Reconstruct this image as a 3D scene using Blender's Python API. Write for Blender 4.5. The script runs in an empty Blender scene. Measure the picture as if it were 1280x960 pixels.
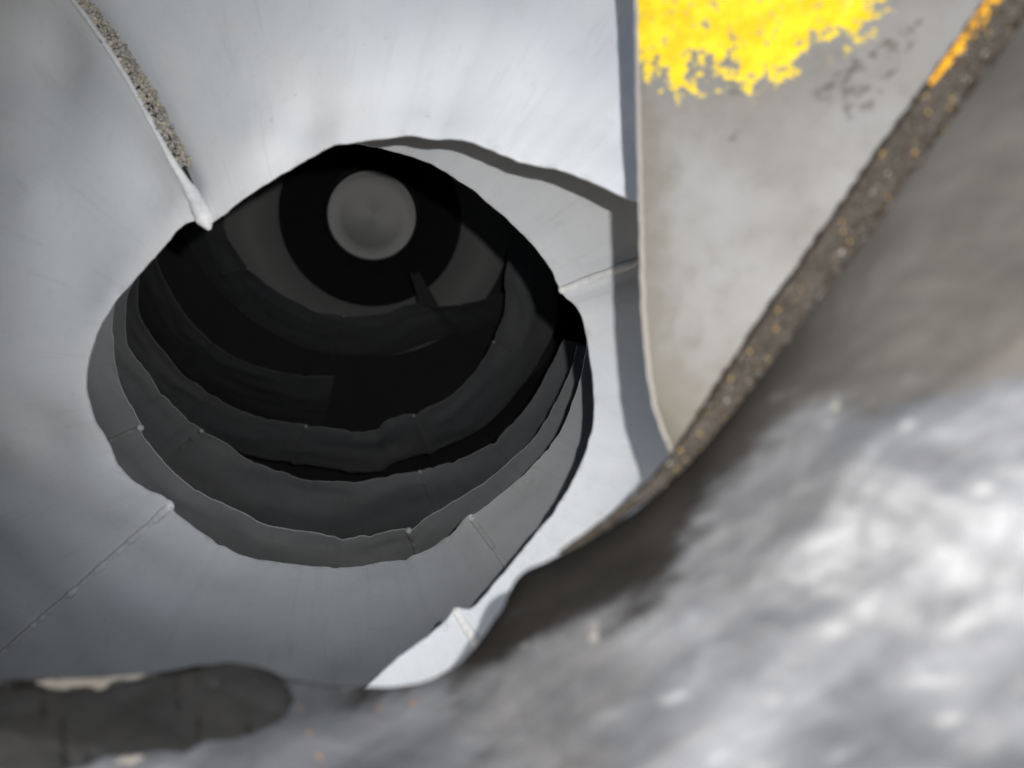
import bpy, bmesh, math, random
from mathutils import Vector, Matrix, noise
import numpy as np

random.seed(7)
scene = bpy.context.scene
COL = scene.collection

# ------------------------------------------------------------------ camera
PITCH = math.radians(-24)
CAM = Matrix.Translation((0, 0, 3.2)) @ Matrix.Rotation(math.radians(90) + PITCH, 4, 'X')
FPX = 950.0
cam_d = bpy.data.cameras.new('camera')
cam = bpy.data.objects.new('camera', cam_d)
COL.objects.link(cam)
cam.matrix_world = CAM
cam_d.sensor_width = 36.0
cam_d.lens = FPX / 1280 * 36
cam_d.clip_start = 0.01
cam_d.clip_end = 200
cam_d.dof.use_dof = True
cam_d.dof.focus_distance = 1.6
cam_d.dof.aperture_fstop = 2.7
scene.camera = cam

# ------------------------------------------------------------------ light
world = bpy.data.worlds.new('World')
scene.world = world
world.use_nodes = True
wn = world.node_tree
sky = wn.nodes.new('ShaderNodeTexSky')
sky.sky_type = 'NISHITA'
sky.sun_disc = False
SUN_AZ, SUN_EL = math.radians(292), math.radians(26)
sky.sun_elevation = SUN_EL
sky.sun_rotation = SUN_AZ
sky.air_density = 1.0
sky.dust_density = 5.5
sky.ozone_density = 0.0
wn.links.new(sky.outputs[0], wn.nodes['Background'].inputs[0])
wn.nodes['Background'].inputs[1].default_value = 0.15

# low sun from beyond the drum's left shoulder: the drum shades its own mouth
sun_d = bpy.data.lights.new('sun', 'SUN')
sun_d.energy = 5.0
sun_d.angle = math.radians(.53)
sun_d.color = (1.0, .98, .95)
sun = bpy.data.objects.new('sun', sun_d)
COL.objects.link(sun)
sdir = Vector((math.sin(SUN_AZ) * math.cos(SUN_EL), math.cos(SUN_AZ) * math.cos(SUN_EL), math.sin(SUN_EL)))
sun.rotation_euler = sdir.to_track_quat('Z', 'Y').to_euler()
sun.location = sdir * 5

# the phone's own flash, beside its lens
flash_d = bpy.data.lights.new('camera_flash', 'POINT')
flash_d.energy = 43
flash_d.shadow_soft_size = 0.006
flash_d.color = (1.0, 0.985, 0.96)
flash = bpy.data.objects.new('camera_flash', flash_d)
COL.objects.link(flash)
flash.matrix_world = CAM @ Matrix.Translation((0.052, 0.046, 0.0))

vs = scene.view_settings
vs.view_transform = 'Standard'
vs.look = 'None'
vs.exposure = 0
vs.gamma = 1
vs.use_curve_mapping = False


# ------------------------------------------------------------------ helpers
def P(px, py, d):
    """point seen at a survey position (px, py) of the photograph, d metres deep"""
    return CAM @ Vector(((px - 640) / FPX * d, (480 - py) / FPX * d, -d))


def tag(o, label=None, cat=None, group=None, kind=None):
    if label: o['label'] = label
    if cat: o['category'] = cat
    if group: o['group'] = group
    if kind: o['kind'] = kind
    return o


def mesh_obj(name, verts, faces, mat, parent=None, smooth=None):
    me = bpy.data.meshes.new(name)
    me.from_pydata([tuple(v) for v in verts], [], faces)
    if smooth is True:
        me.polygons.foreach_set('use_smooth', [True] * len(faces))
    elif smooth is not None:
        me.polygons.foreach_set('use_smooth', smooth)
    me.update()
    o = bpy.data.objects.new(name, me)
    COL.objects.link(o)
    if mat: me.materials.append(mat)
    if parent: o.parent = parent
    return o


def empty(name, loc):
    o = bpy.data.objects.new(name, None)
    COL.objects.link(o)
    o.location = loc
    o.empty_display_size = .1
    return o


def child(o, parent):
    o.parent = parent
    o.matrix_parent_inverse = Matrix.Translation(parent.location).inverted()
    return o


def fbm(v, octs=3):
    s, a = 0.0, 1.0
    for k in range(octs):
        s += a * noise.noise(v)
        v = v * 2.1 + Vector((3.1, 7.7, 1.3))
        a *= .5
    return s


def catmull(pts, step):
    """dense Catmull-Rom through tuples, about `step` apart in the first two coordinates"""
    pts = [np.array(p, float) for p in pts]
    pts = [2 * pts[0] - pts[1]] + pts + [2 * pts[-1] - pts[-2]]
    out = []
    for i in range(1, len(pts) - 2):
        p0, p1, p2, p3 = pts[i - 1:i + 3]
        # centripetal-ish: limit tangents so that tight jogs do not overshoot
        L = np.linalg.norm((p2 - p1)[:2]) + 1e-6
        m1 = (p2 - p0) / (np.linalg.norm((p2 - p0)[:2]) + 1e-6) * L
        m2 = (p3 - p1) / (np.linalg.norm((p3 - p1)[:2]) + 1e-6) * L
        n = max(1, int(L / step))
        for k in range(n):
            t = k / n
            t2, t3 = t * t, t * t * t
            out.append((2*t3-3*t2+1)*p1 + (t3-2*t2+t)*m1 + (-2*t3+3*t2)*p2 + (t3-t2)*m2)
    out.append(pts[-2])
    return out


def fill_depth(pts):
    """(x, y) or (x, y, d) list -> (x, y, d), depth interpolated along the length"""
    L = [0.0]
    for a, b in zip(pts, pts[1:]):
        L.append(L[-1] + math.hypot(b[0] - a[0], b[1] - a[1]))
    ks = [i for i, p in enumerate(pts) if len(p) == 3]
    ds = np.interp(L, [L[i] for i in ks], [pts[i][2] for i in ks])
    return [(p[0], p[1], d) for p, d in zip(pts, ds)]


def signed_poly(x, y, poly):
    """signed distance to a polygon, positive inside"""
    inside, best = False, 1e9
    n = len(poly)
    for i in range(n):
        x1, y1 = poly[i]
        x2, y2 = poly[(i + 1) % n]
        if (y1 > y) != (y2 > y) and x < (x2 - x1) * (y - y1) / (y2 - y1) + x1:
            inside = not inside
        dx, dy = x2 - x1, y2 - y1
        t = max(0, min(1, ((x - x1) * dx + (y - y1) * dy) / (dx * dx + dy * dy + 1e-9)))
        best = min(best, math.hypot(x - x1 - t * dx, y - y1 - t * dy))
    return best if inside else -best


# ------------------------------------------------------------------ materials
class NT:
    def __init__(self, name):
        self.m = bpy.data.materials.new(name)
        self.m.use_nodes = True
        self.t = self.m.node_tree
        self.b = self.t.nodes['Principled BSDF']

    def n(self, typ, **kw):
        nd = self.t.nodes.new(typ)
        for k, v in kw.items():
            if k.startswith('_'):
                setattr(nd, k[1:], v)
            else:
                nd.inputs[k.replace('_', ' ')].default_value = v
        return nd

    def l(self, a, b):
        self.t.links.new(a, b)

    def coord(self):
        return self.n('ShaderNodeTexCoord').outputs['Object']

    def noise(self, scale, detail=5, rough=.55, vec=None, dist=0.0):
        nd = self.n('ShaderNodeTexNoise', Scale=scale, Detail=detail, Roughness=rough, Distortion=dist)
        self.l(vec if vec is not None else self.coord(), nd.inputs['Vector'])
        return nd.outputs['Fac']

    def ramp(self, fac, stops, interp='LINEAR'):
        r = self.n('ShaderNodeValToRGB')
        r.color_ramp.interpolation = interp
        el = r.color_ramp.elements
        while len(el) < len(stops): el.new(.5)
        for e, (p, c) in zip(el, stops):
            e.position = p
            e.color = (*c, 1) if len(c) == 3 else c
        self.l(fac, r.inputs[0])
        return r.outputs[0]

    def step(self, fac, a, b):
        r = self.n('ShaderNodeMapRange', From_Min=a, From_Max=b)
        r.interpolation_type = 'SMOOTHSTEP'
        self.l(fac, r.inputs['Value'])
        return r.outputs[0]

    def math(self, op, a, b=0.0):
        nd = self.n('ShaderNodeMath', _operation=op)
        for i, v in enumerate((a, b)):
            if isinstance(v, (int, float)): nd.inputs[i].default_value = v
            else: self.l(v, nd.inputs[i])
        return nd.outputs[0]

    def mix(self, fac, a, b):
        nd = self.n('ShaderNodeMix', _data_type='RGBA')
        for i, v in ((0, fac), (6, a), (7, b)):
            if isinstance(v, (int, float)): nd.inputs[i].default_value = v
            elif isinstance(v, tuple): nd.inputs[i].default_value = (*v, 1)
            else: self.l(v, nd.inputs[i])
        return nd.outputs[2]

    def attr(self, name):
        nd = self.n('ShaderNodeAttribute')
        nd.attribute_name = name
        return nd.outputs['Fac']

    def attr_vec(self, name):
        nd = self.n('ShaderNodeAttribute')
        nd.attribute_name = name
        return nd.outputs['Vector']

    def bump(self, h, strength, dist=.002):
        nd = self.n('ShaderNodeBump', Strength=strength, Distance=dist)
        self.l(h, nd.inputs['Height'])
        self.l(nd.outputs[0], self.b.inputs['Normal'])

    def out(self, col=None, rough=None, metal=0.0, spec=.5):
        if col is not None:
            if isinstance(col, tuple): self.b.inputs['Base Color'].default_value = (*col, 1)
            else: self.l(col, self.b.inputs['Base Color'])
        if rough is not None:
            if isinstance(rough, (int, float)): self.b.inputs['Roughness'].default_value = rough
            else: self.l(rough, self.b.inputs['Roughness'])
        self.b.inputs['Metallic'].default_value = metal
        self.b.inputs['Specular IOR Level'].default_value = spec
        return self.m


def mat_blade():
    m = NT('blade_paint')
    n1 = m.noise(2.3, 4)
    n2 = m.noise(40, 6, .65)
    c = m.mix(m.step(n1, .35, .7), (.615, .642, .675), (.685, .695, .705))
    c = m.mix(m.math('MULTIPLY', m.step(n2, .5, .8), .28), c, (.46, .45, .43))
    # runs of cement wash across the plate, in the plate's own frame
    at = m.n('ShaderNodeAttribute'); at.attribute_name = 'run'
    mp = m.n('ShaderNodeMapping'); mp.inputs['Scale'].default_value = (5.0, 6.0, 1)
    m.l(at.outputs['Vector'], mp.inputs[0])
    st = m.noise(1.0, 6, .65, mp.outputs[0], .6)
    c = m.mix(m.math('MULTIPLY', m.step(st, .52, .78), .30), c, (.40, .39, .37))
    # scraped and grimy towards the free edge
    sp = m.n('ShaderNodeSeparateXYZ'); m.l(at.outputs['Vector'], sp.inputs[0])
    ed = m.math('ADD', m.math('MULTIPLY', sp.outputs[1], -28.0), m.math('MULTIPLY', m.math('SUBTRACT', m.noise(34, 5, .65), .5), 2.6))
    c = m.mix(m.math('MULTIPLY', m.step(ed, -.1, .5), .28), c, (.26, .24, .22))
    # fine dark nicks
    c = m.mix(m.math('MULTIPLY', m.step(m.noise(95, 3, .6), .70, .76), .5), c, (.2, .19, .18))
    fine = m.noise(260, 3, .6)
    m.bump(m.math('ADD', fine, m.math('MULTIPLY', m.noise(14, 3), 2.0)), .12, .0015)
    r = m.n('ShaderNodeMapRange', To_Min=.36, To_Max=.60)
    m.l(n2, r.inputs['Value'])
    return m.out(c, r.outputs[0], 0, .4)


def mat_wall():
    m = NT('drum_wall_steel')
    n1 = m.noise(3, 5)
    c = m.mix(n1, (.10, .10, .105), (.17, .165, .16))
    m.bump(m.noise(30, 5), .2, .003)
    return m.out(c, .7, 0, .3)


def mat_weld():
    m = NT('weld_paint')
    n2 = m.noise(120, 4)
    c = m.mix(m.step(n2, .45, .8), (.655, .66, .665), (.54, .535, .52))
    m.bump(n2, .35, .002)
    return m.out(c, .5, 0, .35)


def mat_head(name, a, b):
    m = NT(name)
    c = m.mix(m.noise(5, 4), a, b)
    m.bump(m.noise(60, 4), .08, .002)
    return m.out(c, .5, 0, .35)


def mat_disc():
    m = NT('brushed_disc_steel')
    # concentric brushing: rings about the disc's own axis
    co = m.coord()
    sep = m.n('ShaderNodeSeparateXYZ')
    m.l(co, sep.inputs[0])
    r2 = m.math('SQRT', m.math('ADD', m.math('MULTIPLY', sep.outputs[0], sep.outputs[0]),
                               m.math('MULTIPLY', sep.outputs[1], sep.outputs[1])))
    cmb = m.n('ShaderNodeCombineXYZ')
    m.l(r2, cmb.inputs[0])
    rings = m.noise(300, 3, .6, cmb.outputs[0])
    c = m.mix(rings, (.42, .415, .41), (.5, .495, .49))
    tan = m.n('ShaderNodeTangent')
    tan.direction_type = 'RADIAL'
    tan.axis = 'Z'
    m.l(tan.outputs[0], m.b.inputs['Tangent'])
    m.b.inputs['Anisotropic'].default_value = .75
    m.bump(rings, .05, .0008)
    return m.out(c, .48, .85, .5)


def mat_crust():
    m = NT('dried_mortar')
    n1 = m.noise(70, 5, .7)
    n2 = m.noise(160, 4, .6)
    c = m.ramp(n1, [(.3, (.16, .14, .125)), (.5, (.34, .32, .29)), (.62, (.46, .40, .28)), (.75, (.5, .49, .47))])
    m.bump(n2, .6, .003)
    return m.out(c, .85, 0, .2)


def mat_panel():
    m = NT('hopper_panel_steel')
    co = m.coord()
    n1 = m.noise(7, 5, .6)
    n2 = m.noise(55, 5, .6)
    c = m.mix(m.step(n1, .3, .7), (.125, .119, .108), (.175, .175, .176))
    c = m.mix(m.math('MULTIPLY', m.step(n2, .48, .75), .4), c, (.10, .095, .085))
    # grimy smudges
    d = m.attr('smudge')
    k = m.math('ADD', m.math('MINIMUM', d, .25), m.math('MULTIPLY', m.math('SUBTRACT', m.noise(110, 4, .65), .5), 5.0))
    c = m.mix(m.math('MULTIPLY', m.step(k, .0, .9), .72), c, (.05, .045, .04))
    # film of dirt along the left edge
    e = m.attr('edge_dirt')
    c = m.mix(m.math('MULTIPLY', m.step(m.math('ADD', e, m.math('MULTIPLY', m.math('SUBTRACT', m.noise(28, 5, .6), .5), 2.5)), .1, 1.1), .6), c, (.085, .074, .05))
    # sprayed yellow paint, broken up at its border
    y = m.attr('yellow')
    yk = m.math('ADD', m.math('MINIMUM', m.math('MULTIPLY', y, .8), .75), m.math('MULTIPLY', m.math('SUBTRACT', m.noise(95, 4, .65), .5), 6.4))
    ymask = m.step(yk, -.12, .2)
    c = m.mix(m.math('MULTIPLY', m.step(yk, -.5, .1), .5), c, (.34, .28, .10))
    ycol = m.mix(m.step(m.noise(60, 4, .6), .38, .62), (.48, .335, .004), (.58, .43, .010))
    ycol = m.mix(m.math('MULTIPLY', m.step(m.noise(150, 3, .6), .62, .74), .5), ycol, (.50, .42, .16))
    c = m.mix(ymask, c, ycol)
    m.bump(m.math('ADD', m.math('MULTIPLY', ymask, 1.2), n2), .22, .002)
    return m.out(c, .5, 0, .4)


def mat_rim():
    m = NT('crusted_rim')
    n1 = m.noise(60, 5, .7)
    n2 = m.noise(180, 4, .65)
    mp = m.n('ShaderNodeMapping')
    mp.inputs['Scale'].default_value = (40, 30, 2.5)
    uvn = m.n('ShaderNodeAttribute'); uvn.attribute_name = 'run'
    m.l(uvn.outputs['Vector'], mp.inputs[0])
    st = m.noise(1.0, 4, .6, mp.outputs[0])
    k = m.math('ADD', m.math('MULTIPLY', n1, .5), m.math('MULTIPLY', st, .5))
    c = m.ramp(k, [(.36, (.016, .012, .009)), (.5, (.036, .030, .024)), (.64, (.07, .061, .051))])
    sp = m.noise(110, 2, .5)
    c = m.mix(m.step(sp, .73, .78), c, (.42, .27, .05))
    w = m.noise(85, 2, .5)
    c = m.mix(m.step(w, .69, .75), c, (.30, .29, .28))
    sx = m.n('ShaderNodeSeparateXYZ'); m.l(uvn.outputs['Vector'], sx.inputs[0])
    c = m.mix(m.math('MULTIPLY', m.step(sx.outputs[0], .045, .025), .8), c, (.02, .016, .013))
    y = m.attr('yellow')
    c = m.mix(m.step(m.math('ADD', y, m.math('MULTIPLY', m.math('SUBTRACT', n1, .5), 1.8)), -.05, .1), c, (.50, .25, .012))
    m.bump(n2, .7, .003)
    return m.out(c, .8, 0, .08)


def mat_trough():
    m = NT('chute_steel')
    co = m.coord()
    mp = m.n('ShaderNodeMapping')
    mp.vector_type = 'TEXTURE'
    mp.inputs['Rotation'].default_value = (0, 0, math.radians(-31))
    mp.inputs['Scale'].default_value = (1.9, .62, 1)
    m.l(m.attr_vec('run'), mp.inputs[0])
    v = mp.outputs[0]
    big = m.noise(3.2, 4, .5)
    a = m.noise(8, 5, .55, v, .15)
    b = m.noise(21, 5, .6, v, .2)
    g = m.noise(70, 4, .6)
    worn = m.mix(m.step(a, .34, .68), (.042, .045, .051), (.090, .094, .103))
    worn = m.mix(m.math('MULTIPLY', m.step(b, .55, .85), .6), worn, (.165, .170, .180))
    worn = m.mix(m.math('MULTIPLY', m.step(b, .46, .3), .5), worn, (.034, .034, .036))
    worn = m.mix(m.math('MULTIPLY', m.step(m.noise(30, 3, .5, v), .68, .85), .4), worn, (.24, .24, .245))
    shade_grime = m.mix(m.step(a, .3, .75), (.008, .0076, .0072), (.020, .0187, .0173))  # dark band below the lip: dirt with the drum's shadow painted in
    shade_pale = m.mix(m.step(a, .3, .75), (.048, .0455, .042), (.070, .0665, .062))
    shade_grime = m.mix(m.attr('dust'), shade_grime, shade_pale)  # the painted shade turns paler towards the right
    z = m.attr('worn')  # worn steel inside the border, dirt with the painted shade outside
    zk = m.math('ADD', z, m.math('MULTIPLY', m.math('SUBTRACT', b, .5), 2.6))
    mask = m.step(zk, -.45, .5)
    c = m.mix(mask, shade_grime, worn)
    # pale scum where the wash water stops
    lim = m.math('MULTIPLY', m.step(zk, -.1, .1), m.step(zk, .42, .15))
    c = m.mix(m.math('MULTIPLY', m.math('MULTIPLY', lim, m.step(g, .55, .72)), m.attr('scum')), c, (.17, .16, .145))
    blob_k = m.math('ADD', m.attr('splash'), m.math('MULTIPLY', m.math('SUBTRACT', m.noise(26, 4, .6, v), .5), 2.4))
    c = m.mix(m.math('MULTIPLY', m.step(blob_k, .3, 1.7), .55), c, (.25, .252, .256))  # soft pale blobs at set spots, broken up by noise
    # specks of rust
    ru = m.math('ADD', m.attr('rust'), m.math('MULTIPLY', m.math('SUBTRACT', m.noise(90, 3), .5), 4))
    c = m.mix(m.math('MULTIPLY', m.step(ru, .9, 1.3), .7), c, (.28, .12, .03))
    # pale mortar on the lip
    cr = m.math('ADD', m.attr('mortar'), m.math('MULTIPLY', m.math('SUBTRACT', m.noise(70, 4), .5), 2.4))
    c = m.mix(m.math('MULTIPLY', m.step(cr, -.05, .25), .8), c, (.25, .235, .20))
    m.bump(m.math('MULTIPLY', m.math('ADD', m.math('MULTIPLY', b, 1.4), m.math('MULTIPLY', g, .45)), m.math('ADD', m.math('MULTIPLY', mask, .8), .2)), .16, .006)
    r = m.n('ShaderNodeMapRange', To_Min=.85, To_Max=.45)
    m.l(mask, r.inputs['Value'])
    m.out(c, r.outputs[0], 0, .25)
    sr = m.n('ShaderNodeMapRange', To_Min=.03, To_Max=.35)
    m.l(mask, sr.inputs['Value'])
    m.l(sr.outputs[0], m.b.inputs['Specular IOR Level'])
    return m.m


def mat_shade_patch():  # dark tone of the added shade sheet
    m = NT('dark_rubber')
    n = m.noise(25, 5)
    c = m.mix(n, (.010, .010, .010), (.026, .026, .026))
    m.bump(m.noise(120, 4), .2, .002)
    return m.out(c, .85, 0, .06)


M_BLADE, M_WALL, M_WELD = mat_blade(), mat_wall(), mat_weld()
M_DISC, M_CRUST, M_PANEL, M_RIM = mat_disc(), mat_crust(), mat_panel(), mat_rim()
M_TROUGH, M_SHADE_PATCH, M_DIRT, M_CUT = mat_trough(), mat_shade_patch(), mat_head('seam_grime', (.03, .026, .022), (.09, .08, .07)), mat_head('cut_steel', (.30, .28, .26), (.38, .36, .34))
M_HEADG = mat_head('drum_head_grey', (.56, .56, .56), (.64, .63, .62))
M_GRIT = mat_head('grit_brown', (.018, .014, .011), (.06, .051, .042))
M_YGRIT = mat_head('grit_yellow', (.35, .20, .03), (.5, .33, .06))
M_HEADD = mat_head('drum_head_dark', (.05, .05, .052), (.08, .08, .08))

# ------------------------------------------------------------------ unseen plane underneath, added to bounce light up
def mat_bounce_ground():
    m = NT('yard_concrete')
    c = m.mix(m.noise(.7, 6, .6), (.44, .41, .37), (.56, .53, .49))
    m.bump(m.noise(25, 5), .3, .004)
    return m.out(c, .85, 0, .3)


tag(mesh_obj('ground', [(-40, -40, 0), (40, -40, 0), (40, 40, 0), (-40, 40, 0)], [(0, 1, 2, 3)], mat_bounce_ground()), kind='structure')

# ------------------------------------------------------------------ the drum's axis
AX0 = P(425, 440, 1.1)
DISC_C = P(465, 270, 5.2)
AX = (DISC_C - AX0).normalized()
AXLEN = (DISC_C - AX0).length
UX = AX.cross(Vector((0, 0, 1))).normalized()
UY = UX.cross(AX).normalized()


def cyl(p):
    """axial position, radius and radial unit vector of a point"""
    q = p - AX0
    s = q.dot(AX)
    rad = q - AX * s
    r = rad.length
    return s, r, rad / max(r, 1e-9)


def shell_r(s):
    return float(np.interp(s, [-.3, -.2, 0, .25, .6, 1.0, 1.6, 2.4, 3.2, 3.9, 4.4],
                           [.84, .90, 1.02, 1.25, 1.55, 1.78, 1.95, 1.95, 1.85, 1.7, 1.6]))


drum = empty('mixer_drum', AX0 + AX * 2 - Vector((0, 0, 1.2)))
tag(drum, 'pale painted steel mixer drum seen through its mouth, spiral blades inside', 'mixer drum')

# drum wall, a closed-back body of revolution with thickness
NS, NA = 40, 72
ss = np.concatenate([np.linspace(-.3, .6, 14), np.linspace(.7, 4.35, NS - 14)])
V, F = [], []
for side, dr in ((0, 0.0), (1, .012)):
    for s in ss:
        for k in range(NA):
            a = 2 * math.pi * k / NA
            V.append(AX0 + AX * s + (UX * math.cos(a) + UY * math.sin(a)) * (shell_r(s) + dr))
o2 = NS * NA
for i in range(NS - 1):
    for k in range(NA):
        a, b = i * NA + k, i * NA + (k + 1) % NA
        F.append((a, b, b + NA, a + NA))
        F.append((o2 + a, o2 + a + NA, o2 + b + NA, o2 + b))
for k in range(NA):
    b = (k + 1) % NA
    F.append((k, o2 + k, o2 + b, b))
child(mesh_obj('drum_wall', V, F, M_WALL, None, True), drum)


# ------------------------------------------------------------------ spiral blades
DENTS = [(P(x, y, d), r_, h_) for x, y, d, r_, h_ in ((190, 215, 1.05, .055, .016), (388, 150, .98, .04, .010), (40, 60, 1.1, .06, .016), (95, 330, 1.16, .07, .012), (318, 190, .99, .05, -.014),
         (50, 540, 1.26, .07, .012), (160, 400, 1.12, .05, -.008), (560, 120, .93, .06, .008), (30, 250, 1.15, .05, -.010), (640, 40, .92, .07, -.008))]


def blade_plate(pts, tilt, roll, width, slant, mat, ridge0, ridge1, i_off=0, thick=.0045, rows=34, wob=1.0):
    """one rolled plate of a blade: pts are dense 3D points of its free inner edge;
    tilt (at the edge), roll (how much more it leans further out) and slant are given for every
    point, ridge0/1 = (height, reach) of the fold at each end; it reaches out to the drum wall"""
    n = len(pts)
    base = [cyl(p) for p in pts]
    nn = [(base[i][2] * -math.sin(tilt[i]) + AX * math.cos(tilt[i])) for i in range(n)]
    cols = []
    for i in range(n):
        s0, r0, u = base[i]
        w = ax = 0.0
        dw = width / 90
        ws, axs = [0.0], [0.0]
        while w < width:
            a = tilt[i] + roll[i] * (1 - math.exp(-w / .11))
            w += dw
            ax += math.tan(a) * dw
            if r0 + w > shell_r(s0 + ax): break
            ws.append(w); axs.append(ax)
        cols.append((ws, axs))
    wmax = np.array([c[0][-1] for c in cols])
    front, run = [], []
    for j in range(rows):
        t = (j / (rows - 1)) ** 1.7
        line = []
        for i, p in enumerate(pts):
            s, r, u = base[i]
            w = wmax[i] * t
            tg = AX.cross(u)
            sl = slant[i][0] * w + slant[i][1] * min(w, .45) ** 2
            q = p + u * w + AX * float(np.interp(w, *cols[i])) + tg * sl
            amp = min(1, w * 14)
            h = .011 * fbm(q * 2.9, 2) * amp * wob + .0012 * noise.noise(q * 15) * wob
            for c_, rd, dp in DENTS:
                v_ = q - c_
                k_ = (v_ - AX * v_.dot(AX)).length
                if k_ < rd * 3 and abs(v_.dot(AX)) < .3: h += dp * math.exp(-(k_ / rd) ** 2) * min(1, .25 + w * 20)
            line.append(q + nn[i] * h)
            run.append(((i + i_off) * .1, w, 0.0))
        a, b = line[0].copy(), line[-1].copy()
        for i in range(n):
            h = 0
            f0 = 1.0
            if ridge0 and len(ridge0) > 2:
                f0 = min(1, .12 + wmax[0] * t / ridge0[2])
            if ridge0: h -= f0 * ridge0[0] * math.exp(-((line[i] - a).length / ridge0[1]) ** 1.5)
            f1 = 1.0
            if ridge1 and len(ridge1) > 2:
                f1 = min(1, wmax[-1] * t / ridge1[2])
            if ridge1: h -= f1 * ridge1[0] * math.exp(-((line[i] - b).length / ridge1[1]) ** 1.5)
            line[i] = line[i] + nn[i] * h
        front.append(line)
    V, F, S = [], [], []
    for j in range(rows):
        for i in range(n): V.append(front[j][i])
    ob = len(V)
    for j in range(rows):
        for i in range(n):
            V.append(front[j][i] + (AX * .65 + nn[i] * .35) * thick)
    for j in range(rows - 1):
        for i in range(n - 1):
            a = j * n + i
            F.append((a, a + 1, a + n + 1, a + n)); S.append(True)
            F.append((ob + a, ob + a + n, ob + a + n + 1, ob + a + 1)); S.append(True)

    def rim(idx):
        k0 = len(V)
        for a in idx:
            V.append(V[a].copy()); V.append(V[ob + a].copy())
        for k in range(len(idx) - 1):
            a = k0 + 2 * k
            F.append((a, a + 1, a + 3, a + 2)); S.append(True)
    rim(list(range(n)))
    rim([(rows - 1) * n + i for i in range(n)][::-1])
    rim([j * n for j in range(rows)][::-1])
    rim([j * n + n - 1 for j in range(rows)])
    o = mesh_obj('blade_plate', V, F, mat, None, S)
    run = run * 2
    run += [run[0]] * (len(V) - len(run))
    at = o.data.attributes.new('run', 'FLOAT_VECTOR', 'POINT')
    at.data.foreach_set('vector', [c for v in run for c in v])
    return child(o, drum), front


def bead(path, rad, mat, name='weld_seam', rough=.35, freq=60):
    """a lumpy weld bead along a path of (point, normal)"""
    V, F = [], []
    K = 8
    n = len(path)
    for i, p in enumerate(path):
        tng = (path[min(i + 1, n - 1)] - path[max(i - 1, 0)]).normalized()
        a = tng.orthogonal().normalized()
        b = tng.cross(a)
        rr = (rad[i] if isinstance(rad, list) else rad) * (1 + rough * noise.noise(p * freq)) * (1 if 0 < i < n - 1 else .3)
        for k in range(K):
            th = 2 * math.pi * k / K
            V.append(p + (a * math.cos(th) + b * math.sin(th)) * rr)
    for i in range(n - 1):
        for k in range(K):
            F.append((i * K + k, i * K + (k + 1) % K, (i + 1) * K + (k + 1) % K, (i + 1) * K + k))
    F.append(tuple(range(K))[::-1])
    F.append(tuple((n - 1) * K + k for k in range(K)))
    return mesh_obj(name, V, F, mat, None, True)


def near_index(dense, x, y):
    return min(range(len(dense)), key=lambda i: (dense[i][0] - x) ** 2 + (dense[i][1] - y) ** 2)


AFTER = {}


def build_blade(edge, seams, tilts, width, step=4, jit=1.0, beadr=.0075):
    """edge: surveyed free edge from the mouth inwards; seams: (x, y, style) where two plates join;
    tilts: (x, y, degrees) along the edge"""
    dense = catmull(fill_depth(edge), step)
    pts = []
    for i, (x, y, d) in enumerate(dense):
        k = i * .37
        x += jit * fbm(Vector((k * .45, 1.7, d * 9)), 3) * 1.5
        y += jit * fbm(Vector((k * .45, 9.2, d * 9)), 3) * 1.5
        # torn nicks and burrs, rarer on the front turn
        bite = max(0, noise.noise(Vector((k * .9, 3.3, d * 4))) - .25) * (3.0 if d < 1.3 else 7.0)
        y += bite
        pts.append(P(x, y, d))
    n = len(pts)
    ti, last = [], 0
    for tt in tilts:
        x, y, a = tt[:3]
        k = min(range(last, n), key=lambda i: (dense[i][0] - x) ** 2 + (dense[i][1] - y) ** 2)
        ti.append((k, math.radians(a), math.radians(tt[3] if len(tt) > 3 else 0)))
        last = k
    tilt = np.interp(range(n), [t[0] for t in ti], [t[1] for t in ti])
    roll = np.interp(range(n), [t[0] for t in ti], [t[2] for t in ti])
    ker = np.ones(41) / 41
    if n > 60: tilt = np.convolve(np.pad(tilt, 20, mode='edge'), ker, 'valid')
    cut = {}
    slant = np.zeros((n, 2))
    for sm in seams:
        k = near_index(dense, sm[0], sm[1])
        cut[k] = sm[2] if len(sm) > 2 else {}
        sl = cut[k].get('slant')
        if sl:
            for i in range(n):
                g = math.exp(-((i - k) / 26) ** 2)
                slant[i] += np.array(sl) * g
    ks = sorted({0, n - 1} | set(cut))
    paths = {}
    for a, b in zip(ks, ks[1:]):
        if b - a < 3: continue
        r0 = cut[a].get('after', (.010, .028)) if a in cut else None
        r1 = cut[b].get('before', (.003, .03)) if b in cut else None
        plate, front = blade_plate(pts[a:b + 1], tilt[a:b + 1], roll[a:b + 1], width, slant[a:b + 1], M_BLADE, r0, r1, a)
        if a in cut and cut[a].get('nobead'):
            AFTER[(dense[a][0], dense[a][1])] = [front[j][0] for j in range(len(front))]
        if b in cut:
            path = [front[j][-1] - (AX * .0008 if not cut[b].get('nobead') else AX * 0) for j in range(len(front))]
            dn = []
            for q0, q1 in zip(path, path[1:]):
                m_ = max(1, int((q1 - q0).length / .006))
                for k in range(m_): dn.append(q0.lerp(q1, k / m_))
            paths[(dense[b][0], dense[b][1])] = (dn, plate)
            if not cut[b].get('nobead'):
                bead(dn, beadr, M_WELD, rough=.28, freq=30).parent = plate
    return paths


R = math.radians
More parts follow.
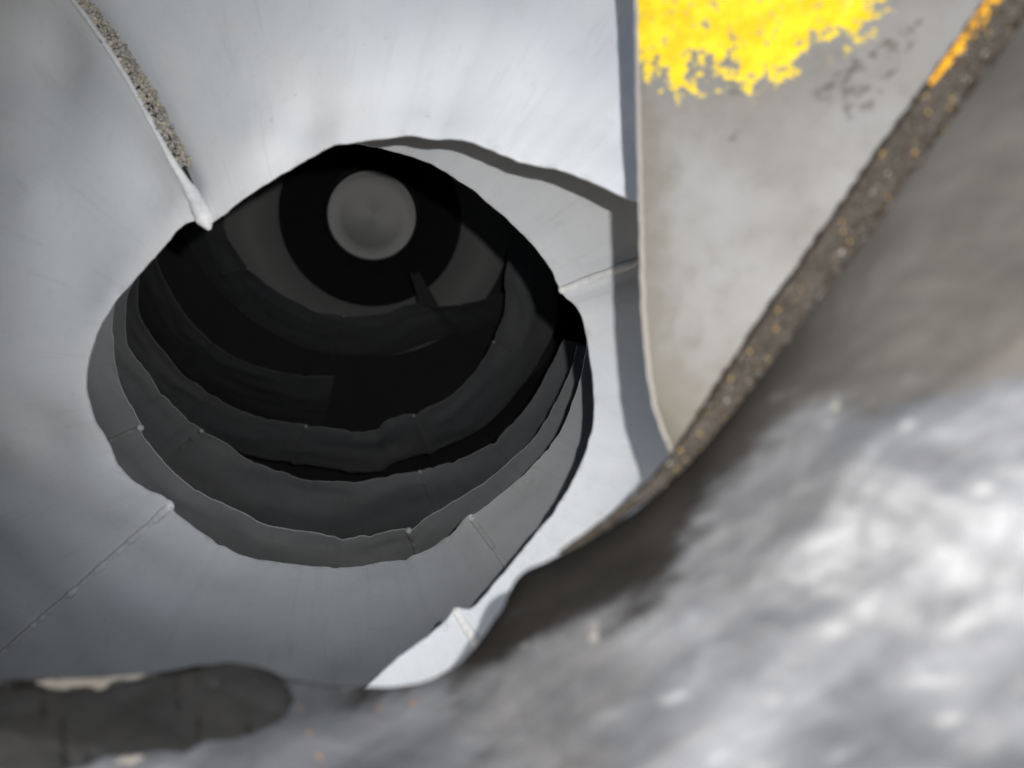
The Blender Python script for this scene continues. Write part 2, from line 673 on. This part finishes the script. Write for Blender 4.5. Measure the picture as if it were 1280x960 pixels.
# blade whose turn hangs in front at the left and crosses the top of the mouth
EDGE_A = [(1010, 430, .80), (900, 325, .81), (803, 258, .84), (780, 248, .85), (740, 228), (700, 212), (650, 202), (612, 185),
          (580, 175), (540, 173), (510, 169), (470, 175), (432, 179, .97), (418, 181), (395, 193), (340, 226), (300, 251),
          (276, 271), (262, 279), (250, 277), (236, 279), (220, 291), (190, 325), (150, 370), (130, 400), (113, 440),
          (107, 480, 1.18), (116, 520), (135, 555), (150, 585), (180, 612), (205, 621), (217, 628), (222, 641),
          (240, 658), (290, 690), (340, 704), (420, 711, 1.46), (470, 706), (515, 697), (545, 683), (570, 662),
          (587, 642), (600, 637), (625, 620), (660, 590), (698, 545), (722, 490), (732, 450), (735, 430, 1.62),
          (722, 335, 1.78), (685, 250, 1.83), (600, 190, 1.89), (480, 165, 1.95), (350, 190, 2.0), (250, 255, 2.06), (190, 310, 2.1),
          (162, 360, 2.14), (156, 400, 2.17), (160, 435), (178, 458), (200, 490), (225, 516), (253, 537), (259, 541), (290, 561), (310, 575),
          (360, 593), (380, 600), (450, 602, 2.45), (500, 593), (524, 588), (570, 576), (620, 550), (665, 500), (690, 455),
          (706, 425, 2.8)]
EDGE_B = [(330, 960, .84), (400, 905, .87), (440, 875, .89), (462, 857, .90), (485, 835), (510, 815), (545, 788), (560, 772), (568, 759),
          (576, 757), (588, 759), (600, 751), (640, 705), (690, 645), (722, 592), (740, 545, 1.08), (743, 500), (739, 450), (731, 410), (722, 385),
          (709, 374), (697, 363), (692, 352), (690, 340), (670, 310), (640, 280), (600, 245), (560, 216), (530, 201),
          (490, 188), (455, 181), (430, 178, 1.30), (350, 185, 1.36), (250, 230, 1.42), (180, 300, 1.5), (148, 355, 1.56), (140, 400, 1.62), (143, 450),
          (150, 482), (170, 520), (179, 533), (181, 546), (215, 590), (250, 616), (265, 625), (300, 640), (330, 657), (350, 660),
          (420, 671, 1.85), (470, 669), (495, 662), (510, 660), (518, 657), (560, 632), (600, 608), (640, 575), (670, 545), (700, 495), (716, 455), (722, 432, 2.15)]
EDGE_B3 = [(700, 250, 2.6), (640, 180, 2.65), (540, 140, 2.7), (420, 135, 2.75), (300, 180, 2.8), (220, 250, 2.85), (180, 320, 2.9), (172, 385, 2.95), (188, 420), (205, 441), (230, 470),
           (260, 490), (300, 514), (350, 527), (384, 532), (430, 538, 3.2), (470, 538), (480, 528), (500, 519), (516, 517), (530, 512),
           (560, 497), (590, 470), (610, 440), (616, 425), (628, 400), (632, 380), (631, 345), (637, 308, 3.5), (628, 250, 3.6), (590, 190, 3.7)]
EDGE_A3 = [(420, 130, 3.45), (300, 170, 3.5), (220, 250, 3.55), (195, 320, 3.6), (203, 345), (225, 385), (262, 426), (310, 455), (360, 467), (417, 472, 3.85)]
EDGE_B4 = [(300, 210, 3.95), (275, 262, 4.0), (284, 295), (300, 321), (311, 336), (335, 356), (370, 378), (400, 391), (430, 394), (440, 396), (480, 392, 4.15), (522, 378, 4.17), (545, 383), (600, 376, 4.2), (628, 366, 4.22)]

SLANT1, SLANT2 = .40, -.50
TOPSEAM = dict(slant=(SLANT1, SLANT2), before=(-.014, .035, .06), after=(.030, .06, .09), nobead=True)
pathsA = build_blade(EDGE_A, [(803, 258, dict(nobead=True)), (255, 278, TOPSEAM), (217, 628), (587, 642), (600, 190), (250, 255), (255, 538), (524, 588)],
            [(1010, 430, 22), (780, 248, 22), (432, 179, 24, 4), (300, 251, 22, 12), (230, 285, 24, 15), (107, 480, 26, 16), (160, 600, 29, 8), (217, 628, 27, 1), (420, 711, 23), (600, 637, 25), (735, 430, 40),
             (480, 165, 44), (190, 310, 48), (255, 538, 48), (450, 602, 48), (706, 425, 49)], 1.5)
build_blade(EDGE_B, [(568, 759), (697, 363), (350, 185), (179, 533), (510, 660)],
            [(330, 960, 4), (600, 751, 8), (740, 545, 18), (690, 340, 26), (430, 178, 34), (180, 300, 41), (181, 546, 43), (420, 671, 44), (722, 432, 45)], .75)
build_blade(EDGE_B3, [(300, 180), (384, 532), (516, 517), (616, 425)], [(700, 250, 55), (430, 538, 56), (590, 190, 57)], .42)
build_blade(EDGE_A3, [(220, 250)], [(420, 130, 62), (417, 472, 62)], .85)
build_blade(EDGE_B4, [(311, 336), (430, 394)], [(300, 210, 64), (522, 378, 65)], .44)


# ------------------------------------------------------------------ the drum's far end
def revolve(name, prof, mat, n=96, origin=None):
    V, F = [], []
    for (s, r) in prof:
        for k in range(n):
            a = 2 * math.pi * k / n
            V.append(AX0 + AX * s + (UX * math.cos(a) + UY * math.sin(a)) * r)
    for i in range(len(prof) - 1):
        for k in range(n):
            F.append((i * n + k, i * n + (k + 1) % n, (i + 1) * n + (k + 1) % n, (i + 1) * n + k))
    return child(mesh_obj(name, V, F, mat, None, True), drum)


LD = AXLEN
revolve('head_ring', [(4.07, .93), (4.06, .915), (4.12, .60), (4.135, .595)], M_HEADG)
revolve('rear_cap', [(4.30, 1.66), (5.0, 1.5), (5.01, 0.02)], M_WALL)  # unseen cover, added to keep light from leaking in behind
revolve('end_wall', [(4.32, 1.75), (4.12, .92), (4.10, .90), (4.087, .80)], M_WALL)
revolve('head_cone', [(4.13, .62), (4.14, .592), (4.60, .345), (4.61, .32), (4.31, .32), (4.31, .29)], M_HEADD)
# round closing disc with a rolled edge, in its own frame so that the brushing runs about its centre
fr = Matrix((UX, UY, -AX)).transposed().to_4x4()
fr.translation = AX0 + AX * LD
V, F = [], []
NN = 96
prof = [(0.0, .012), (.10, .0125), (.20, .0123), (.283, .012), (.294, .0138), (.303, .0125), (.308, .006), (.308, -.5)]
V.append(Vector((0, 0, .012)))
for r, z in prof[1:]:
    for k in range(NN):
        a = 2 * math.pi * k / NN
        V.append(Vector((r * math.cos(a), r * math.sin(a), z)))
for k in range(NN): F.append((0, 1 + k, 1 + (k + 1) % NN))
for i in range(len(prof) - 2):
    for k in range(NN):
        F.append((1 + i * NN + k, 1 + (i + 1) * NN + k, 1 + (i + 1) * NN + (k + 1) % NN, 1 + i * NN + (k + 1) % NN))
disc = mesh_obj('end_disc', V, F, M_DISC, None, True)
disc.parent = drum
disc.matrix_parent_inverse = Matrix.Translation(drum.location).inverted()
disc.matrix_world = fr
disc.matrix_basis = fr


# small dark wedge added as shade, standing off the end cone
poly = [(511, 338), (518, 344), (524, 340), (533, 356), (552, 388), (526, 394), (519, 362)]
V = [P(x, y, 4.42) for x, y in poly] + [P(x, y, 4.42) + AX * .06 for x, y in poly]
n = len(poly)
F = [tuple(range(n)), tuple(range(2 * n - 1, n - 1, -1))] + [(i, i + n, (i + 1) % n + n, (i + 1) % n) for i in range(n)]
child(mesh_obj('cone_bracket', V, F, M_HEADD), drum)

# ------------------------------------------------------------------ mortar caught in the upper seam of the front blade
def lumps(name, centres, mat, parent, kind=None):
    bm = bmesh.new()
    for c, r in centres:
        ret = bmesh.ops.create_icosphere(bm, subdivisions=1, radius=r)
        sc = Vector((random.uniform(.7, 1.3), random.uniform(.7, 1.3), random.uniform(.7, 1.3)))
        for v in ret['verts']:
            k = 1 + .35 * noise.noise((v.co + c) * (1.3 / r))
            v.co = Vector((v.co.x * sc.x, v.co.y * sc.y, v.co.z * sc.z)) * k + c
    me = bpy.data.meshes.new(name)
    bm.to_mesh(me); bm.free()
    me.polygons.foreach_set('use_smooth', [True] * len(me.polygons))
    me.materials.append(mat)
    o = bpy.data.objects.new(name, me)
    COL.objects.link(o)
    if kind: o['kind'] = kind
    return child(o, parent)


key = min(pathsA, key=lambda k: (k[0] - 255) ** 2 + (k[1] - 278) ** 2)
seam, seam_plate = pathsA[key]
tow = -AX


def redense(path, step=.006):
    dn = []
    for q0, q1 in zip(path, path[1:]):
        m_ = max(1, int((q1 - q0).length / step))
        for k in range(m_): dn.append(q0.lerp(q1, k / m_))
    return dn


lo = seam                                   # edge of the plate on the right
hi = redense(AFTER[key])                    # lifted edge of the plate on the left
side = (CAM.to_3x3() @ Vector((1, .55, 0))).normalized()
m_ = min(len(lo), len(hi))
# the folded edge: a thick rounded nub at the mouth that thins into the lifted plate edge
rad_ = [(.0042 + .0095 * math.exp(-(i / 9) ** 2)) * (1 + .18 * fbm(hi[i] * 30, 2)) for i in range(m_)]
path_ = [hi[i].lerp(lo[i], .5 * math.exp(-(i / 8) ** 2)) + side * .004 * math.exp(-(i / 9) ** 2) for i in range(m_)]
path_ = [path_[0] * 2 - path_[2]] + path_
rad_ = [rad_[0] * .75] + rad_
bm_o = bead(path_, rad_, M_WELD, 'folded_edge', .1, 60)
bm_o.parent = seam_plate
cs, cd = [], []
for i in range(13, min(m_, 80)):
    for k in range(16):
        f_ = random.random()
        q = hi[i].lerp(lo[i], f_) + side * (.003 + .012 * f_) + Vector((random.uniform(-1, 1), random.uniform(-1, 1), random.uniform(-1, 1))) * .003
        cs.append((q, random.uniform(.0012, .0036)))
    for k in range(3):
        cd.append((lo[i] + side * random.uniform(.014, .023) + tow * random.uniform(-.001, .003), random.uniform(.0018, .004)))
lumps('mortar_crust', cs, M_CRUST, seam_plate, 'stuff')
lumps('seam_dirt', cd, M_DIRT, seam_plate, 'stuff')

# ------------------------------------------------------------------ hopper: panel, rim, chute
hopper = empty('loading_hopper', P(1000, 600, .5) - Vector((0, 0, .3)))
tag(hopper, 'worn grey steel hopper with yellow overspray and crusted rim in front of the drum mouth', 'hopper')

# side panel
LEFT = [(793, -60, .68), (797, 0, .675), (800, 130, .665), (803, 255, .655), (807, 390, .64), (817, 490, .625), (828, 530, .62), (838, 556, .615), (846, 590, .61)]
RIGHT = [(1300, -60, .56), (1255, 0, .562), (1165, 130, .567), (1080, 255, .572), (990, 390, .58), (925, 490, .585), (900, 530, .588), (880, 560, .59), (860, 595, .595)]
Ld = catmull(LEFT, 7)
Rd = [tuple(np.interp(k / (len(Ld) - 1), np.linspace(0, 1, len(RIGHT)), [p[c] for p in RIGHT]) for c in range(3)) for k in range(len(Ld))]
YEL = [(780, -80), (1100, -80), (1092, 8), (1076, 42), (1040, 48), (1010, 40), (990, 78), (965, 92), (940, 98), (918, 100), (916, 72), (890, 66), (868, 80), (862, 108), (846, 112), (828, 92), (804, 78), (780, 60)]
SMUD = [[(1000, 118), (1030, 108), (1075, 70), (1150, 22), (1165, 28), (1120, 90), (1080, 140), (1060, 145), (1040, 128)],
        [(910, 100), (922, 102), (924, 120), (912, 122)], [(912, 165), (925, 167), (922, 178), (910, 176)], [(930, 200), (942, 203), (938, 212)]]
COLS = 90
V, F, S = [], [], []
yel, smu, edg = [], [], []
for i in range(len(Ld)):
    for j in range(COLS):
        t = j / (COLS - 1)
        x, y, d = [Ld[i][c] * (1 - t) + Rd[i][c] * t for c in range(3)]
        if j == 0: x += 1.2 * fbm(Vector((i * .35, 0, 3)), 3)
        d += .0025 * fbm(Vector((x * .006, y * .006, 5)), 2)
        V.append(P(x, y, d))
        yel.append(signed_poly(x, y, YEL) / 22)
        smu.append(max(signed_poly(x, y, q) for q in SMUD) / 14)
        edg.append(max(1.0 - (x - Ld[i][0]) / 60 if y > 60 else 0, (y - 380) / 110))
nf = len(V)
back = (CAM.to_3x3() @ Vector((-.55, 0, -1))).normalized() * .005
V += [v + back for v in V]
yel *= 2; smu *= 2; edg *= 2
n = COLS
for i in range(len(Ld) - 1):
    for j in range(n - 1):
        a = i * n + j
        F.append((a, a + n, a + n + 1, a + 1)); S.append(True)
        F.append((nf + a, nf + a + 1, nf + a + n + 1, nf + a + n)); S.append(True)
EV, EF = [], []
for i in range(len(Ld)):
    EV += [V[i * n] , V[nf + i * n]]
for i in range(len(Ld) - 1):
    EF.append((2 * i, 2 * i + 1, 2 * i + 3, 2 * i + 2))
panel_edge = mesh_obj('panel_edge', EV, EF, M_CUT, None, True)
panel = mesh_obj('side_panel', V, F, M_PANEL, None, S)
child(panel, hopper)
panel_edge.parent = panel
for nm, dat in (('yellow', yel), ('smudge', smu), ('edge_dirt', edg)):
    at = panel.data.attributes.new(nm, 'FLOAT', 'POINT')
    at.data.foreach_set('value', dat)

# chute: swept from its lip towards the camera
SECT = [((-90, 856, .57), (-90, 905, .525), (-90, 1130, .40)),
        ((20, 850, .57), (20, 900, .525), (40, 1130, .385)),
        ((120, 847, .57), (140, 898, .525), (160, 1130, .38)),
        ((200, 840, .57), (220, 892, .525), (250, 1130, .38)),
        ((280, 829, .57), (310, 885, .525), (340, 1130, .38)),
        ((325, 835, .57), (365, 893, .525), (420, 1130, .38)),
        ((365, 849, .57), (410, 905, .525), (480, 1130, .38)),
        ((460, 859, .57), (520, 912, .525), (640, 1140, .38)),
        ((525, 853, .575), (590, 905, .52), (740, 1150, .38)),
        ((575, 828, .59), (640, 868, .50), (860, 1150, .37)),
        ((625, 765, .58), (690, 812, .47), (1000, 1150, .36)),
        ((650, 718, .577), (725, 778, .46), (1150, 1120, .35)),
        ((690, 699, .573), (790, 740, .45), (1250, 1050, .34)),
        ((778, 650, .567), (865, 690, .44), (1330, 980, .29)),
        ((848, 592, .562), (925, 628, .43), (1400, 900, .265)),
        ((915, 512, .558), (1010, 540, .42), (1480, 760, .25)),
        ((1004, 386, .552), (1125, 500, .41), (1520, 640, .25)),
        ((1152, 188, .532), (1290, 450, .40), (1560, 560, .25)),
        ((1350, -90, .507), (1540, 380, .39), (1740, 450, .25))]
lip = catmull([s[0] for s in SECT], 9)
kd = [float(np.interp(k / (len(lip) - 1), [0, 1], [0, 1])) for k in range(len(lip))]


def along(idx):
    """resample section curve idx so that it keeps step with the lip"""
    L = [0]
    for a, b in zip(SECT, SECT[1:]):
        L.append(L[-1] + max(1, int(math.hypot(b[0][0] - a[0][0], b[0][1] - a[0][1]) / 9)))
    xs = list(range(len(lip)))
    # smooth the piecewise-linear resample
    out = []
    for c in range(3):
        v = np.interp(xs, L, [s[idx][c] for s in SECT])
        ker = np.ones(9) / 9
        v = np.convolve(np.pad(v, 4, mode='edge'), ker, 'valid')
        out.append(v)
    return list(zip(*out))


kin, outr = along(1), along(2)
RUST = [(380, 888, 12), (384, 918, 5), (460, 902, 16), (475, 893, 12), (520, 868, 10), (515, 880, 9), (400, 945, 10), (372, 958, 8), (300, 920, 5), (1230, 10, 3)]
MORT = [(40, 848), (140, 843), (200, 834), (196, 842), (150, 854), (120, 862), (60, 862), (45, 855)]
MORT2 = [(128, 958), (150, 948), (176, 946), (168, 958)]
LIT_WORN_Q = [(520, 860), (600, 850), (650, 800), (720, 775), (800, 760), (880, 660), (900, 605), (960, 560), (1000, 512), (1090, 500), (1180, 485), (1290, 465), (1700, 430), (1700, 1300), (-200, 1300), (-200, 880), (380, 845)]  # border between the painted shade and the worn steel
ROWS = 110
SURV = []
V, F = [], []
at = {k: [] for k in ('worn', 'rust', 'mortar', 'scum', 'dust', 'splash')}
PALE_BLOBS = [(1215, 778, 34, 20), (1165, 852, 30, 14), (1190, 900, 26, 12), (1272, 855, 14, 22), (985, 822, 14, 10), (965, 875, 16, 16), (838, 872, 22, 12), (1045, 785, 22, 12), (1135, 714, 12, 9), (1133, 530, 10, 9), (1037, 530, 11, 9), (1230, 612, 16, 10), (1270, 580, 16, 10), (1122, 908, 12, 10), (900, 945, 18, 12), (700, 797, 8, 4), (690, 703, 3, 2), (655, 738, 3, 3), (905, 622, 4, 4), (1090, 500, 12, 6), (1180, 690, 16, 8)]
for i in range(len(lip)):
    for j in range(ROWS):
        t = j / (ROWS - 1)
        a, b, c = lip[i], np.array(kin[i]), np.array(outr[i])
        # a rounded shoulder between lip and outer edge
        bb = b * 1.35 - (a + c) * .175
        p = a * (1 - t) ** 2 + bb * (2 * t * (1 - t)) + c * t * t
        x, y, d = p
        amp = min(1, t * 10)
        d *= 1 + amp * (.012 * fbm(Vector((x * .006, y * .009, 2.2)), 3) + .0025 * noise.noise(Vector((x * .05, y * .05, 1))))
        if j == 0:
            x += 1.6 * fbm(Vector((i * .3, 4, 0)), 3); y += 1.6 * fbm(Vector((i * .3, 8, 0)), 3)
        V.append(P(x, y, d))
        SURV.append((x, y, d))
        at['worn'].append(max(-3, min(3, signed_poly(x, y, LIT_WORN_Q) / 60)))  # also sets where the painted shade lies
        at['rust'].append(max(1 - math.hypot(x - rx, y - ry) / (2 * rr) for rx, ry, rr in RUST))
        at['mortar'].append(max(signed_poly(x, y, MORT), signed_poly(x, y, MORT2)) / 14)
        at['dust'].append(min(1, max(0, (x - 880) / 260)))
        at['splash'].append(max(math.exp(-((x - sx - (y - sy) * -.5) / rx) ** 2 - ((y - sy) / ry) ** 2) for sx, sy, rx, ry in PALE_BLOBS))
        at['scum'].append(1.0 if x > 640 else .3)
n = ROWS
for i in range(len(lip) - 1):
    for j in range(n - 1):
        a = i * n + j
        F.append((a, a + n, a + n + 1, a + 1))
nf = len(V)
chute = mesh_obj('chute', V, F, M_TROUGH, None, True)
child(chute, hopper)
A = chute.data.attributes.new('run', 'FLOAT_VECTOR', 'POINT')
A.data.foreach_set('vector', [c for x, y, d in SURV for c in (x / 1400, y / 1400, 0.0)])
for k, dat in at.items():
    A = chute.data.attributes.new(k, 'FLOAT', 'POINT')
    A.data.foreach_set('value', dat)
sol = chute.modifiers.new('thickness', 'SOLIDIFY')
sol.thickness = .006
sol.offset = 1

# dark sheet added as the shade over the chute's lip at the left
GX = np.array([(x, y) for x, y, d in SURV]); GD = np.array([d for x, y, d in SURV])


def chute_depth(x, y):
    d2 = (GX[:, 0] - x) ** 2 + (GX[:, 1] - y) ** 2
    k = np.argpartition(d2, 8)[:8]
    w = 1 / (d2[k] + 4)
    return float((GD[k] * w).sum() / w.sum())


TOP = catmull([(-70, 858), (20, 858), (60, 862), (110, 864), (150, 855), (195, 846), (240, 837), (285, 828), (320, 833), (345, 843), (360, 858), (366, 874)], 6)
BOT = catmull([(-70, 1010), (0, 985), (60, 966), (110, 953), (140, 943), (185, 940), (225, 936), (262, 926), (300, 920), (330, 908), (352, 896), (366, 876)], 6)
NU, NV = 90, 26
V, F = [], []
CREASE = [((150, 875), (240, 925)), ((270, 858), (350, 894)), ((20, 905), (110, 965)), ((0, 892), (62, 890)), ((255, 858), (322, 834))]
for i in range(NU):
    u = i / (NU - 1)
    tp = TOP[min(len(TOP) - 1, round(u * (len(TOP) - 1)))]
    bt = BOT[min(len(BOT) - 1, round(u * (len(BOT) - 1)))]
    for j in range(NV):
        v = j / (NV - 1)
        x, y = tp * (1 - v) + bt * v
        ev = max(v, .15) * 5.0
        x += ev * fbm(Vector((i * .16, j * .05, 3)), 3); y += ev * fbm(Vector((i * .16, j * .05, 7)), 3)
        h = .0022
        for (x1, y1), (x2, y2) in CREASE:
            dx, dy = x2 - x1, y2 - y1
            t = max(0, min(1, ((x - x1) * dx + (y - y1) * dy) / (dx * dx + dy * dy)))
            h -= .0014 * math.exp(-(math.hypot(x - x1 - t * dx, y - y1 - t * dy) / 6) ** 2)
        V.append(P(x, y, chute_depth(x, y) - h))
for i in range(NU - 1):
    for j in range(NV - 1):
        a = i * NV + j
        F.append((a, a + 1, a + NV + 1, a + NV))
shade_o = mesh_obj('rubber_flap', V, F, M_SHADE_PATCH, None, True)
child(shade_o, hopper)
sol = shade_o.modifiers.new('thickness', 'SOLIDIFY')
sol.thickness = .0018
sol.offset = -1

# crusted flange along the lip beside the panel
RL = catmull([(700, 692, .573), (760, 650, .567), (800, 616, .563), (845, 566, .559), (880, 515, .556), (920, 452, .552), (960, 392, .548), (1000, 335, .542), (1060, 250, .533), (1130, 150, .52), (1190, 68, .51), (1250, -15, .50), (1320, -115, .49)], 5)
V, F, yl = [], [], []
for i, (x, y, d) in enumerate(RL):
    q = max(0, min(1, (i - len(RL) * .10) / (len(RL) * .17)))
    wd = 9 + 39 * q ** 1.2
    nx, ny = .82, .57
    # section: outer foot, outer top, crown, inner top, inner foot
    for k, (off, dd) in enumerate([(-4, .010), (-4, .0), (.06 * wd, -.006), (.2 * wd, -.0035), (.35 * wd, -.005), (.5 * wd, -.004), (.65 * wd, -.005), (.8 * wd, -.003), (.95 * wd, .0), (1.02 * wd, .012)]):
        g = fbm(Vector((i * .17, k * .8, 1.1)), 3)
        off2 = off + 1.5 * fbm(Vector((i * .3, k * 2.3, 6)), 3) * (1 + q)
        V.append(P(x + nx * off2, y + ny * off2, d + dd + .0028 * g * (1 if k > 1 else .3)))
        yl.append(((105 - y) / 30 if k < 3 else (20 - y) / 80 if k < 4 else -1))
K = 10
for i in range(len(RL) - 1):
    for k in range(K - 1):
        a = i * K + k
        F.append((a, a + K, a + K + 1, a + 1))
rimo = mesh_obj('rim_flange', V, F, M_RIM, None, True)
child(rimo, hopper)
A = rimo.data.attributes.new('yellow', 'FLOAT', 'POINT')
A.data.foreach_set('value', yl)
A = rimo.data.attributes.new('run', 'FLOAT_VECTOR', 'POINT')
A.data.foreach_set('vector', [c for i in range(len(RL)) for k in range(K) for c in (k * .02, 0.0, i * .06)])

# grit caught on the flange
g1, g2, g3 = [], [], []
for _ in range(1500):
    i = int(random.uniform(.12, 1) * (len(RL) - 1))
    k = random.randint(2, K - 3)
    q = V[i * K + k].lerp(V[i * K + k + 1], random.random())
    r_ = random.random()
    if r_ < .88: g1.append((q, random.uniform(.0005, .0028)))
    elif r_ < .95: g2.append((q, random.uniform(.0004, .0012)))
    else: g3.append((q, random.uniform(.0004, .0011)))
for nm, cs, mt in (('rim_grit', g1, M_GRIT), ('yellow_paint_grit', g2, M_YGRIT), ('pale_mortar_grit', g3, M_CRUST)):
    lumps(nm, cs, mt, rimo, 'stuff')

print('built', sum(len(o.data.polygons) for o in bpy.data.objects if o.type == 'MESH'))
